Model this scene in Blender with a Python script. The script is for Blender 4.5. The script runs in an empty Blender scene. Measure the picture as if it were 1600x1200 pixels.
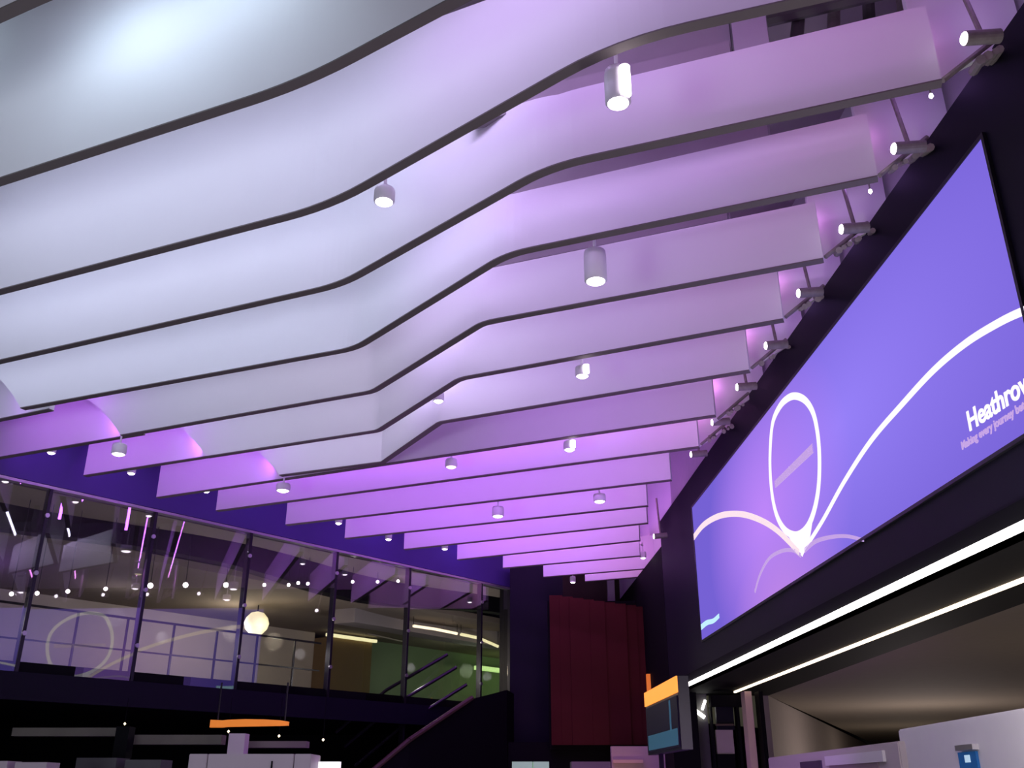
import bpy, bmesh, math, random
from mathutils import Vector, Matrix
random.seed(4)
C = bpy.context.scene
COL = C.collection
# ------------------------------------------------------------------ camera
F = 1485.0; TH = math.atan(628 / F); EYE = 1.6; H = 6.0
cd = bpy.data.cameras.new('camera'); cam = bpy.data.objects.new('camera', cd); COL.objects.link(cam)
cd.sensor_fit = 'HORIZONTAL'; cd.sensor_width = 36; cd.lens = F / 1600 * 36; cd.clip_start = 0.05
cam.location = (0, 0, EYE); cam.rotation_euler = (math.pi / 2 + TH, 0, 0)
C.camera = cam
# ------------------------------------------------------------------ world, exposure
w = bpy.data.worlds.new('world'); C.world = w; w.use_nodes = True
w.node_tree.nodes['Background'].inputs[0].default_value = (0.35, 0.3, 0.5, 1)
w.node_tree.nodes['Background'].inputs[1].default_value = 0.02
C.view_settings.view_transform = 'Standard'; C.view_settings.look = 'None'
C.view_settings.gamma = 1.0; C.view_settings.exposure = 0.0
try: C.view_settings.use_curve_mapping = False
except Exception: pass
# ------------------------------------------------------------------ survey helpers (photo measurements -> metres)
CT, ST = math.cos(TH), math.sin(TH)
def ray(u, v):
    a = u - 800; b = 600 - v
    return (a, F * CT - b * ST, F * ST + b * CT)
def atz(u, v, z):
    r = ray(u, v); t = (z - EYE) / r[2]; return (r[0] * t, r[1] * t)
def aty(u, v, y):
    r = ray(u, v); t = y / r[1]; return (r[0] * t, y, EYE + r[2] * t)
SL = math.tan(math.radians(-2.1))
def onw(u, v, W):
    r = ray(u, v); t = W / (r[0] - SL * r[1]); return Vector((r[0] * t, r[1] * t, EYE + r[2] * t))
def onplane(p, q, u, v):
    r = ray(u, v); nx, ny = (q[1] - p[1]), -(q[0] - p[0]); d = nx * p[0] + ny * p[1]; t = d / (nx * r[0] + ny * r[1])
    return (r[0] * t, r[1] * t, EYE + r[2] * t)
def WX(y, W): return W + SL * y
# glass wall frame: s along it, o outward (away from the hall)
GA = Vector((-7.82, 13.93, 0)); GU = Vector((0.654, 0.756, 0)).normalized(); GN = Vector((-GU.y, GU.x, 0))
def G(s, o, z): return GA + GU * s + GN * o + Vector((0, 0, z))
# ------------------------------------------------------------------ lights
def area(name, loc, target, sx, sy, power, col, spread=180):
    l = bpy.data.lights.new(name, 'AREA'); l.shape = 'RECTANGLE'; l.size = sx; l.size_y = sy; l.energy = power; l.color = col
    l.spread = math.radians(spread)
    o = bpy.data.objects.new(name, l); COL.objects.link(o); o.location = loc
    o.rotation_euler = (Vector(target) - Vector(loc)).to_track_quat('-Z', 'Y').to_euler(); return o
def spot(name, loc, target, power, col, ang, blend=1.0, rad=0.1):
    l = bpy.data.lights.new(name, 'SPOT'); l.energy = power; l.color = col; l.spot_size = math.radians(ang); l.spot_blend = blend; l.shadow_soft_size = rad
    o = bpy.data.objects.new(name, l); COL.objects.link(o); o.location = loc
    o.rotation_euler = (Vector(target) - Vector(loc)).to_track_quat('-Z', 'Y').to_euler(); return o
def point(name, loc, power, col, rad=0.1):
    l = bpy.data.lights.new(name, 'POINT'); l.energy = power; l.color = col; l.shadow_soft_size = rad
    o = bpy.data.objects.new(name, l); COL.objects.link(o); o.location = loc; return o
PUR = (0.62, 0.30, 1.0); DPUR = (0.5, 0.14, 1.0); PINK = (0.92, 0.28, 0.80); WHI = (0.80, 0.86, 1.0); LIL = (0.62, 0.50, 1.0)
area('hall_white_wash', (-5.5, -1.0, 0.8), (-4.2, 8.5, 6.5), 3, 2, 120, WHI, 120)  # hall and far washes: unseen lights added to fill the fins
area('hall_purple_wash', (3.0, -1.5, 0.6), (2.0, 9.0, 6.3), 3, 2, 24, PINK, 120)
area('hall_lilac_wash', (-0.5, 0.2, 0.4), (-1.0, 9.0, 6.3), 3, 2, 20, LIL, 120)
area('far_purple_wash', (0.5, 10.5, 0.7), (0.3, 17.5, 6.3), 4, 2, 85, (0.56, 0.14, 1.0), 130)

# ------------------------------------------------------------------ materials
def mat(name, col, rough=0.6, metal=0.0, noise=0.06, scale=6.0, emis=None, est=0.0, spec=0.5, bump=0.0):
    m = bpy.data.materials.new(name); m.use_nodes = True; nt = m.node_tree; b = nt.nodes['Principled BSDF']
    b.inputs['Roughness'].default_value = rough; b.inputs['Metallic'].default_value = metal
    b.inputs['Specular IOR Level'].default_value = spec
    tc = nt.nodes.new('ShaderNodeTexCoord'); n = nt.nodes.new('ShaderNodeTexNoise'); n.inputs['Scale'].default_value = scale
    n.inputs['Detail'].default_value = 4; nt.links.new(tc.outputs['Object'], n.inputs['Vector'])
    mr = nt.nodes.new('ShaderNodeMapRange'); mr.inputs[3].default_value = 1 - noise; mr.inputs[4].default_value = 1 + noise
    nt.links.new(n.outputs['Fac'], mr.inputs[0])
    vm = nt.nodes.new('ShaderNodeVectorMath'); vm.operation = 'SCALE'; vm.inputs[0].default_value = col
    nt.links.new(mr.outputs[0], vm.inputs['Scale']); nt.links.new(vm.outputs[0], b.inputs['Base Color'])
    if bump:
        bp = nt.nodes.new('ShaderNodeBump'); bp.inputs['Strength'].default_value = bump; bp.inputs['Distance'].default_value = 0.01
        nt.links.new(n.outputs['Fac'], bp.inputs['Height']); nt.links.new(bp.outputs[0], b.inputs['Normal'])
    if emis:
        b.inputs['Emission Color'].default_value = (*emis, 1); b.inputs['Emission Strength'].default_value = est
    return m
M = {}
M['fin'] = mat('white_fin', (0.80, 0.80, 0.81), 0.55, noise=0.02, scale=2)
M['edge'] = mat('shaded_edge', (0.17, 0.15, 0.14), 0.7, spec=0.2)  # shade of the fins' unlit underside put into the colour
M['beam'] = mat('grey_beam', (0.34, 0.31, 0.32), 0.8, noise=0.12, scale=3)
M['plaster'] = mat('plaster', (0.42, 0.40, 0.42), 0.85)
M['navy'] = mat('navy_fascia', (0.07, 0.045, 0.22), 0.6, noise=0.1, scale=1.5)
M['black'] = mat('black_panel', (0.006, 0.005, 0.013), 0.55, spec=0.15)
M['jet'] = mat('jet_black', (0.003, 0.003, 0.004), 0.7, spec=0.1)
M['frame'] = mat('black_metal', (0.012, 0.011, 0.016), 0.35, metal=0.3)
M['steel'] = mat('brushed_steel', (0.5, 0.48, 0.5), 0.35, metal=0.9)
M['lamp'] = mat('lamp_housing', (0.85, 0.83, 0.86), 0.4)
M['bracket'] = mat('bracket_metal', (0.30, 0.27, 0.25), 0.6, metal=0.4, noise=0.3, scale=20)
M['lens'] = mat('glowing_lens', (1, 1, 1), emis=(1.0, 0.88, 1.0), est=9)
M['warm'] = mat('warm_lens', (1, 1, 1), emis=(1.0, 0.82, 0.45), est=2.2)
M['led'] = mat('white_led', (1, 1, 1), emis=(1.0, 0.96, 0.90), est=5)
M['led2'] = mat('warm_led', (1, 1, 1), emis=(1.0, 0.80, 0.55), est=2.6)
M['globe'] = mat('globe_glow', (1, 1, 1), emis=(1.0, 0.86, 0.45), est=1.3)
M['glowgreen'] = mat('green_glow', (1, 1, 1), emis=(0.62, 1.0, 0.32), est=1.2)
M['glowyellow'] = mat('yellow_led', (1, 1, 1), emis=(1.0, 0.92, 0.5), est=1.5)
M['amber'] = mat('amber_sign', (0.9, 0.4, 0.05), emis=(1.0, 0.35, 0.03), est=1.05)
M['amberdim'] = mat('amber_band', (0.9, 0.4, 0.05), emis=(1.0, 0.22, 0.01), est=0.42)
M['red'] = mat('oxblood_panel', (0.060, 0.012, 0.009), 0.7, spec=0.1, noise=0.22, scale=1.3)
M['beige'] = mat('beige_wall', (0.42, 0.36, 0.33), 0.8)
M['cream'] = mat('cream_column', (0.62, 0.48, 0.36), 0.7)
M['taupe'] = mat('taupe_ceiling', (0.26, 0.22, 0.17), 0.85)
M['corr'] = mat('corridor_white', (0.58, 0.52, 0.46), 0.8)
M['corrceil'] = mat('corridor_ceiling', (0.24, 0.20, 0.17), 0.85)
M['brownpan'] = mat('brown_panel', (0.20, 0.13, 0.05), 0.6)
M['greenwall'] = mat('green_grey_wall', (0.22, 0.30, 0.20), 0.5, noise=0.2, scale=1.2)
M['kiosk'] = mat('kiosk_shell', (0.74, 0.71, 0.72), 0.45, noise=0.03)
M['kiosk2'] = mat('kiosk_mauve', (0.50, 0.43, 0.44), 0.5, noise=0.03)
M['blue'] = mat('blue_sign', (0.0, 0.07, 0.22), 0.5, emis=(0.0, 0.08, 0.28), est=0.35)
M['badge'] = mat('badge_white', (0.7, 0.85, 0.9), 0.5, emis=(0.5, 0.8, 0.95), est=0.5)
M['darkscreen'] = mat('dark_violet_screen', (0.06, 0.04, 0.09), 0.25)
M['mauve'] = mat('mauve_screen', (0.28, 0.20, 0.22), 0.4)
M['floor'] = mat('floor', (0.20, 0.19, 0.20), 0.35, noise=0.1)
M['stair'] = mat('stair_trim', (0.07, 0.045, 0.025), 0.6)
M['litbox'] = mat('lit_panel', (0.9, 0.95, 0.85), emis=(0.85, 0.95, 0.75), est=0.8)
M['olive'] = mat('olive_wall', (0.10, 0.085, 0.05), 0.8)
M['ltgreen'] = mat('pale_green_box', (0.3, 0.5, 0.3), emis=(0.25, 0.5, 0.2), est=0.35)
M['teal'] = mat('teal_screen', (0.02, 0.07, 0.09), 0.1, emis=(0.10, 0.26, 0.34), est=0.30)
M['line'] = mat('logo_line', (0.05, 0.05, 0.05), emis=(1.0, 0.93, 1.0), est=1.05)
M['linefaint'] = mat('logo_line_faint', (0.05, 0.05, 0.05), emis=(0.70, 0.46, 0.98), est=0.75)
M['linecream'] = mat('logo_line_cream', (0.05, 0.05, 0.05), emis=(1.0, 0.80, 0.85), est=0.95)
M['cyan'] = mat('logo_cyan', (0.05, 0.05, 0.05), emis=(0.55, 0.9, 1.0), est=0.95)
M['ceil'] = mat('upper_ceiling', (0.30, 0.27, 0.28), 0.9)
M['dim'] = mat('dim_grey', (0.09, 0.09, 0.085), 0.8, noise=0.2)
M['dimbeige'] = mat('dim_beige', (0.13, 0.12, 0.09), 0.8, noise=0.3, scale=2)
# glass: partly mirror, partly clear
m = bpy.data.materials.new('tinted_glass'); m.use_nodes = True; nt = m.node_tree; nt.nodes.clear()
out = nt.nodes.new('ShaderNodeOutputMaterial'); mx = nt.nodes.new('ShaderNodeMixShader')
tr = nt.nodes.new('ShaderNodeBsdfTransparent'); tr.inputs[0].default_value = (0.80, 0.80, 0.78, 1)
gl = nt.nodes.new('ShaderNodeBsdfGlossy'); gl.inputs['Roughness'].default_value = 0.015; gl.inputs[0].default_value = (0.9, 0.9, 0.95, 1)
lw = nt.nodes.new('ShaderNodeLayerWeight'); pw_ = nt.nodes.new('ShaderNodeMath'); pw_.operation = 'POWER'; pw_.inputs[1].default_value = 3.0
mr_ = nt.nodes.new('ShaderNodeMapRange'); mr_.inputs[3].default_value = 0.10; mr_.inputs[4].default_value = 0.7
nt.links.new(lw.outputs['Facing'], pw_.inputs[0]); nt.links.new(pw_.outputs[0], mr_.inputs[0])
nt.links.new(mr_.outputs[0], mx.inputs[0]); nt.links.new(tr.outputs[0], mx.inputs[1]); nt.links.new(gl.outputs[0], mx.inputs[2]); nt.links.new(mx.outputs[0], out.inputs[0])
M['glass'] = m
# display picture: violet gradient, lilac bloom round the pin (object coords: X along the wall 0..1, Y up)
m = bpy.data.materials.new('display_picture'); m.use_nodes = True; nt = m.node_tree; nt.nodes.clear()
N = nt.nodes.new; L = nt.links.new
out = N('ShaderNodeOutputMaterial'); em = N('ShaderNodeEmission'); tc = N('ShaderNodeTexCoord')
def bloom(cx, cy, sx, sy):
    mp = N('ShaderNodeMapping'); mp.vector_type = 'POINT'
    mp.inputs['Location'].default_value = (-cx / sx, -cy / sy, 0); mp.inputs['Scale'].default_value = (1 / sx, 1 / sy, 0)
    L(tc.outputs['Object'], mp.inputs[0]); g = N('ShaderNodeTexGradient'); g.gradient_type = 'SPHERICAL'; L(mp.outputs[0], g.inputs[0]); return g.outputs['Fac']
def mixc(a, b, fac):
    x = N('ShaderNodeMix'); x.data_type = 'RGBA'
    if isinstance(a, tuple): x.inputs[6].default_value = (*a, 1)
    else: L(a, x.inputs[6])
    x.inputs[7].default_value = (*b, 1); L(fac, x.inputs[0]); return x.outputs[2]
c0 = mixc((0.18, 0.12, 0.66), (0.31, 0.22, 0.95), bloom(6.6, 1.2, 5.0, 1.9))
c1 = mixc(c0, (0.52, 0.24, 0.95), bloom(3.9, 1.0, 3.0, 1.9))
c2 = mixc(c1, (0.52, 0.24, 0.80), bloom(4.2, -0.15, 2.2, 0.9))
L(c2, em.inputs[0]); em.inputs[1].default_value = 1.0; L(em.outputs[0], out.inputs[0]); M['display'] = m

# ------------------------------------------------------------------ mesh helpers
class MB:
    def __init__(s): s.v = []; s.f = []
    def quadbox(s, P):   # 8 points: bottom 4 (ccw), top 4
        k = len(s.v); s.v += [tuple(p) for p in P]
        for q in ((0, 3, 2, 1), (4, 5, 6, 7), (0, 1, 5, 4), (1, 2, 6, 5), (2, 3, 7, 6), (3, 0, 4, 7)): s.f.append(tuple(k + i for i in q))
        return s
    def box(s, x0, x1, y0, y1, z0, z1):
        return s.quadbox([(x0, y0, z0), (x1, y0, z0), (x1, y1, z0), (x0, y1, z0), (x0, y0, z1), (x1, y0, z1), (x1, y1, z1), (x0, y1, z1)])
    def gbox(s, s0, s1, o0, o1, z0, z1):   # box in the glass wall's frame
        return s.quadbox([G(s0, o0, z0), G(s1, o0, z0), G(s1, o1, z0), G(s0, o1, z0), G(s0, o0, z1), G(s1, o0, z1), G(s1, o1, z1), G(s0, o1, z1)])
    def wbox(s, W0, W1, y0, y1, z0, z1):   # box in the screen wall's frame
        return s.quadbox([(WX(y0, W0), y0, z0), (WX(y0, W1), y0, z0), (WX(y1, W1), y1, z0), (WX(y1, W0), y1, z0), (WX(y0, W0), y0, z1), (WX(y0, W1), y0, z1), (WX(y1, W1), y1, z1), (WX(y1, W0), y1, z1)])
    def cyl(s, a, b, r, r2=None, n=20, cap=True):
        a = Vector(a); b = Vector(b); r2 = r if r2 is None else r2
        d = (b - a).normalized(); x = d.orthogonal().normalized(); y = d.cross(x); k = len(s.v)
        for p, rr in ((a, r), (b, r2)):
            for i in range(n):
                t = 2 * math.pi * i / n; s.v.append(tuple(p + x * (rr * math.cos(t)) + y * (rr * math.sin(t))))
        for i in range(n): j = (i + 1) % n; s.f.append((k + i, k + j, k + n + j, k + n + i))
        if cap: s.f.append(tuple(k + i for i in reversed(range(n)))); s.f.append(tuple(k + n + i for i in range(n)))
        return s
    def tube(s, pts, r, n=10):
        for a, b in zip(pts, pts[1:]): s.cyl(a, b, r, n=n)
        return s
    def lathe(s, c, prof, n=20):
        k = len(s.v); m_ = len(prof)
        for r, z in prof:
            for i in range(n): t = 2 * math.pi * i / n; s.v.append((c[0] + r * math.cos(t), c[1] + r * math.sin(t), c[2] + z))
        for q in range(m_ - 1):
            for i in range(n): j = (i + 1) % n; s.f.append((k + q * n + i, k + q * n + j, k + (q + 1) * n + j, k + (q + 1) * n + i))
        return s
    def ribbon(s, P, t, zb, zt):  # plan polyline P, thickened t towards the camera side, zb/zt per point
        n = len(P); k = len(s.v)
        for i, p in enumerate(P):
            a = P[max(i - 1, 0)]; b = P[min(i + 1, n - 1)]
            d = Vector((b[0] - a[0], b[1] - a[1])).normalized(); nn = Vector((d.y, -d.x))
            if nn.dot(Vector((-p[0], -p[1]))) < 0: nn = -nn
            q = (p[0] + nn.x * t, p[1] + nn.y * t)
            s.v += [(p[0], p[1], zb[i]), (q[0], q[1], zb[i]), (q[0], q[1], zt[i]), (p[0], p[1], zt[i])]
        for i in range(n - 1):
            a = k + 4 * i; b = a + 4
            for c in range(4): e = (c + 1) % 4; s.f.append((a + c, a + e, b + e, b + c))
        s.f.append((k, k + 3, k + 2, k + 1)); e = k + 4 * (n - 1); s.f.append((e, e + 1, e + 2, e + 3)); return s
    def build(s, name, m, parent=None, smooth=False, bevel=0):
        me = bpy.data.meshes.new(name); org = Vector((0, 0, 0))
        me.from_pydata(s.v, [], s.f); me.materials.append(m)
        bm = bmesh.new(); bm.from_mesh(me); bmesh.ops.recalc_face_normals(bm, faces=bm.faces[:])
        if bevel: bmesh.ops.bevel(bm, geom=bm.edges[:], offset=bevel, segments=2, affect='EDGES')
        bm.to_mesh(me); bm.free()
        if smooth:
            for p in me.polygons: p.use_smooth = True
        o = bpy.data.objects.new(name, me); COL.objects.link(o)
        if parent:
            o.parent = parent; o.matrix_parent_inverse = parent.matrix_basis.inverted()
        return o
def thing(name, label, cat, loc=(0, 0, 0), group=None):
    o = bpy.data.objects.new(name, None); o.empty_display_size = 0.2; COL.objects.link(o); o.location = loc
    o['label'] = label; o['category'] = cat
    if group: o['group'] = group
    return o
def tag(o, label, cat, group=None):
    o['label'] = label; o['category'] = cat
    if group: o['group'] = group
    return o
def struct(o, label=None):
    o['kind'] = 'structure'
    if label: o['label'] = label
    return o
def sempty(name, label, loc=(0, 0, 0)):
    o = bpy.data.objects.new(name, None); COL.objects.link(o); o.location = loc; return struct(o, label)

# ------------------------------------------------------------------ shell
struct(MB().box(-18, 15, -8, 42, -0.2, 0).build('floor', M['floor']), 'grey hall floor')
struct(MB().box(-18, 15, -8, 42, 8.3, 8.5).build('ceiling', M['ceil']), 'dim grey upper ceiling above the fins')
struct(MB().box(-18, 15, -8.2, -8, 0, 8.3).build('wall_back', M['plaster']), 'plain wall behind the camera')
struct(MB().box(-18.2, -18, -8, 42, 0, 8.3).build('wall_left', M['plaster']), 'far left side wall')
struct(MB().box(-18, 15, 42, 42.2, 0, 8.3).build('wall_far', M['dim']), 'dark far wall')
struct(MB().box(15, 15.2, -8, 42, 0, 8.3).build('wall_outer_right', M['taupe']), 'outer wall of the low bay at the right')
# wall above the black screen surround
struct(MB().wbox(3.88, 4.1, -2, 18.5, 3.4, 8.3).build('wall_right', M['plaster']), 'grey upper wall behind the black screen surround')
struct(MB().wbox(3.62, 4.1, 18.52, 26, 0, 5.95).build('wall_right_far', M['jet']), 'black wall beyond the end of the display surround')
struct(MB().wbox(3.88, 4.1, 18.52, 26, 5.95, 8.3).build('wall_right_upper', M['fin']), 'white upper wall beyond the display surround')
# fascia over the glass wall
struct(MB().gbox(-7, 11.9, 0.02, 0.3, 6.0, 8.3).build('wall_mezzanine_front', M['navy']), 'deep violet wall band above the glass')
struct(MB().gbox(-7, 26, 0.05, 9.5, 2.85, 3.3).build('floor', M['jet']), 'black mezzanine floor slab')
struct(MB().gbox(-7, 11.9, -0.12, 0.0, 2.75, 3.14).build('trim_1', M['black']), 'black band under the glass wall')
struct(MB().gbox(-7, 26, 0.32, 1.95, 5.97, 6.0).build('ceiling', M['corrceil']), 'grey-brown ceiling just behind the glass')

# ------------------------------------------------------------------ ceiling fins
def fillet(P, r, n=6):
    out = [P[0]]
    for i in range(1, len(P) - 1):
        p = Vector(P[i]); a = Vector(P[i - 1]); b = Vector(P[i + 1])
        ra = min(r, (a - p).length * 0.45); rb = min(r, (b - p).length * 0.45)
        p0 = p + (a - p).normalized() * ra; p1 = p + (b - p).normalized() * rb
        for k in range(n + 1):
            t = k / n; q = p0 * (1 - t) ** 2 + p * 2 * t * (1 - t) + p1 * t * t; out.append((q.x, q.y))
    out.append(P[-1]); return out
def resample(P, step=0.25):
    out = [P[0]]
    for a, b in zip(P, P[1:]):
        d = math.dist(a, b); n = max(1, int(d / step))
        for k in range(1, n + 1): t = k / n; out.append((a[0] + (b[0] - a[0]) * t, a[1] + (b[1] - a[1]) * t))
    return out
def extend(p, q, d):   # go on from p away from q
    v = (Vector(p) - Vector(q)).normalized() * d; return (p[0] + v.x, p[1] + v.y)
def rightend(a, b):   # carry a->b on to the fins' common end line
    f0 = lambda p: p[0] - (2.93 - 0.0367 * (p[1] - 5.19))
    fa, fb = f0(a), f0(b); t = fa / (fa - fb); return (a[0] + (b[0] - a[0]) * t, a[1] + (b[1] - a[1]) * t)
T = 0.08
def fin(name, label, P, ztl, ztr, xa=None, xb=None, curved=None, group=None, t=T, zb=H, fillet_r=0.35):
    P2 = resample(fillet(P, fillet_r)) if len(P) > 2 else resample(P)
    if curved:   # closer points where the end sweeps up
        a_, b_ = Vector(P2[0]), Vector(P2[-1]); q_ = Vector(P[1]); d_ = (q_ - a_).normalized(); ln = curved[0]
        head = [tuple(a_ + d_ * (ln * t_ / 16)) for t_ in range(17)]
        P2 = head + [p for p in P2 if (Vector(p) - a_).length > ln + .05]
    e = thing(name, label, 'ceiling fin', (P[-1][0], P[-1][1], zb), group)
    if xa is None: xa, xb = P[0][0], P[-1][0]
    def top(p):
        k = min(1, max(0, (p[0] - xa) / (xb - xa))); return ztl + (ztr - ztl) * k
    zt = [top(p) for p in P2]; z0 = [zb] * len(P2)
    if curved:   # left end swept up and away: (length, height)
        ln, ht = curved; x0 = Vector(P2[0]); z0 = []
        for p in P2:
            d = (Vector(p) - x0).length
            z0.append(zb if d >= ln - 1e-6 else zb + ht * (1 - (d / ln) ** 1.7))
    MB().ribbon(P2, t, z0, zt).build('panel', M['fin'], e)
    st = 0
    if curved:
        st = next(i for i, z in enumerate(z0) if z <= zb)
    Q = P2[st:]
    MB().ribbon(Q, t + 0.004, [zb - 0.012] * len(Q), [zb] * len(Q)).build('bottom_edge', M['edge'], e)['label'] = 'bottom edge with shade in its colour'
    return e
def Z(*px): return [atz(u, v, H) for u, v in px]
# near fin at the top left corner
p0 = Z((0, 35), (95, -8)); p0c = p0; fin('ceiling_fin', 'white ceiling fin cutting the top left corner of the view', [extend(p0[0], p0[1], 2.5), p0[0], p0[1], (-1.6, 3.9)], 8.1, 7.4)
wavy = [
 ('nearest wavy white fin, bathed in cool white light, just below the corner fin', [(0, 290), (480, 135), (715, 0)], 8.0, 6.75, None),
 ('second wavy white fin, the wide band above the spotlight with the bracket', [(0, 460), (520, 325), (970, 72), (1250, 10)], 7.65, 6.68, None),
 ('third wavy white fin, seen above the first spotlight at the bend', [(0, 568), (538, 447), (862, 265), (1470, 135)], 7.3, 6.65, None),
 ('fourth wavy white fin, its upper edge open over the bend', [(0, 655), (560, 546), (797, 400), (1370, 283)], 7.15, 6.6, (40, 640)),
 ('fifth wavy white fin with a curved left end, ending above the left row of spotlights', [(0, 716), (587, 613), (760, 506), (1000, 462)], 6.95, 6.6, (195, 682)),
 ('sixth wavy white fin, curved left end between two spotlights', [(106, 749), (595, 674), (723, 593), (1000, 543)], 6.85, 6.6, (328, 715)),
 ('smallest and farthest wavy white fin, joined at a sharp point to the straight fin', [(228, 779), (602, 723), (692, 661), (1000, 610)], 6.8, 6.6, (441, 744))]
right_ends = []
for k, (lab, px, zl, zr, cut) in enumerate(wavy):
    P = Z(*px)
    far = P[-1]
    if k == 0:
        far = extend(P[2], P[1], 1.6); P = P[:2] + [(0.35, 4.0), (3.2, 2.9)]
    else:
        P[-1] = rightend(P[-2], P[-1])
    a, b = P[0], P[1]
    if cut:
        c = atz(*cut, H); ln = 1.1
        start = extend(c, b, ln); P[0] = start
    else: P[0] = extend(a, b, 2.2 if k < 3 else 1.0)
    right_ends.append(P[-1])
    xs = (P[1][0] - 0.2, P[2][0] + 0.1)
    fin('ceiling_fin', lab, P, zl, zr, xs[0], xs[1], curved=(1.1, 0.74) if cut else None, fillet_r=(0.45, 0.45, 0.3, 0.22, 0.12, 0.1, 0.04)[k])
# straight fins behind the wavy ones
def back_line(px, off, left_px=None, le=0.0):
    a, b = Z(*px); d = (Vector(b) - Vector(a)).normalized(); n = Vector((-d.y, d.x))
    if n.y < 0: n = -n
    return (a[0] + n.x * off, a[1] + n.y * off), (b[0] + n.x * off, b[1] + n.y * off)
a, b = back_line([(0, 655), (45, 646)], 0.36); fin('ceiling_fin', 'short violet-lit straight fin at the left frame edge, above the one with a spotlight', [extend(a, b, 1.6), b], 7.2, 7.2, zb=6.17); stubs = [(extend(a, b, 1.6), b)]
a, b = back_line([(0, 716), (195, 683)], 0.36); fin('ceiling_fin', 'violet-lit straight fin running out of the frame at the left, over the dark corner', [extend(a, b, 0.6), b], 7.2, 7.2, zb=6.16); stubs.append((extend(a, b, .6), b))
a, b = back_line([(106, 749), (330, 714)], 0.36); fin('ceiling_fin', 'violet-lit straight fin, first with its left end in view', [a, b], 7.2, 7.2, zb=6.15); stubs.append((a, b))
straight = [
 ('long straight violet fin starting second of those with left ends in view', (228, 779), (1000, 665), None, .3),
 ('straight violet fin behind the yellowish spotlight', (342, 799), (1000, 712), None, 0),
 ('straight violet fin reaching the screen corner, third below the yellowish spotlight', (450, 821), (1050, 751), (1050, 751), 0),
 ('straight violet fin behind the two small far spotlights', (542, 842), (1013, 791), (1010, 791), 0),
 ('straight violet fin, fifth from the far end of the ceiling', (634, 859), (1013, 818), (1013, 818), 0),
 ('straight violet fin, fourth from the far end of the ceiling', (717, 875), (1001, 845), (1001, 845), 0),
 ('straight violet fin, third from the far end of the ceiling', (788, 888), (1001, 869), (1001, 869), 0),
 ('last but one straight violet fin, over the dark red wall panel', (851, 902), (1034, 887), (1033, 887), 0),
 ('farthest and shortest violet fin, above the olive recess', (916, 909), (1034, 899), (1033, 899), 0)]
for lab, l, r, e, off in straight:
    a, b = back_line([l, r], off)
    if e is None: b = rightend(a, b)
    right_ends.append(b)
    fin('ceiling_fin', lab, [a, b], 6.72, 6.72, zb=H + off * .28)
# short end panels and brackets between fin ends and screen wall
order = ['first', 'second', 'third', 'fourth', 'fifth', 'sixth', 'seventh', 'eighth', 'ninth']
for i, p in enumerate(right_ends[1:9]):
    d = Vector((-0.40, 0.917)) * 0  # keep the fins' direction
    y = p[1] + 0.28; x0 = p[0] + 0.03; x1 = WX(y - 0.2, 3.82); lift = (H - EYE) * .28 / p[1]
    zc, zd = H + lift, 6.50
    e = thing('end_panel', 'small violet end panel by the screen wall, %s counted from the near end' % order[i], 'panel', (x1, y - .2, 6))
    MB().quadbox([(x0, y, zc), (x1, y - 0.22, zd), (x1, y - 0.17, zd), (x0, y + 0.05, zc), (x0, y, 7.1), (x1, y - 0.22, 7.1), (x1, y - 0.17, 7.1), (x0, y + 0.05, 7.1)]).build('panel', M['fin'], e)
    bk = MB(); bx = p[0] + 0.02
    bk.cyl((bx, p[1], 6.05), (WX(p[1], 3.58), p[1], 6.42), .02, n=8)
    for q in range(6):
        f_ = .15 + random.random() * .6; rx = bx + f_ * .6; rz = 6.05 + f_ * .37; bk.cyl((rx, p[1] - .06, rz - .03), (rx + .06, p[1] + .16, rz + .05 + random.random() * .06), 0.02 + random.random() * .015, n=8)
    bk.build('bracket', M['bracket'], e)['label'] = 'grey metal bracket'
# beams over the right-hand fins
for i in (2, 3, 4, 5):
    P = Z(*wavy[i][1]); a, b = P[2], right_ends[i]
    d = (Vector(b) - Vector(a)).normalized(); n = Vector((-d.y, d.x)); n = n if n.y > 0 else -n
    a2 = (a[0] - d.x * .8 + n.x * .1, a[1] - d.y * .8 + n.y * .1)
    L_ = (Vector(b) - Vector(a2)).length
    fr = 0.62 if i == 2 else 0.8
    b2 = (a2[0] + d.x * L_ * fr, a2[1] + d.y * L_ * fr)
    e = thing('ceiling_beam', ['', '', 'grey beam above the third wavy fin, right of the largest spotlight', 'slim grey beam over the fourth wavy fin', 'pale beam showing over the bend of the fifth wavy fin', 'hidden slim beam over the sixth wavy fin'][i], 'beam', (a2[0], a2[1], 6.7))
    MB().ribbon([a2, b2], -0.1, [6.72] * 2, [6.92] * 2).build('lower_flange', M['beam'], e)
    MB().ribbon([(a2[0] + n.x * .16, a2[1] + n.y * .16), (b2[0] + n.x * .16, b2[1] + n.y * .16)], -0.12, [6.86] * 2, [7.4] * 2).build('web', M['beam'], e)
    if i == 2:
        b3 = (b2[0] + d.x * .03, b2[1] + d.y * .03); b4 = (b3[0] + d.x * .26, b3[1] + d.y * .26)
        MB().ribbon([b3, b4], -0.35, [6.7] * 2, [7.4] * 2).build('junction_box', M['plaster'], e)
        e = thing('roof_truss', 'dark diagonal roof bracing at the top right beside the beam end', 'truss', (b4[0] + .3, b4[1] + .5, 7))
        for q in range(4):
            x = b4[0] + .22 + q * .3
            MB().cyl((x, b4[1] + .15, 6.72), (x + .45, b4[1] + .9, 8.25), 0.055, n=8).build('brace', M['bracket'] if q % 2 else M['dim'], e)
        MB().cyl((b4[0] + .1, b4[1] + .5, 7.5), (3.2, b4[1] + .1, 7.5), 0.07, n=8).build('chord', M['dim'], e)

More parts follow.
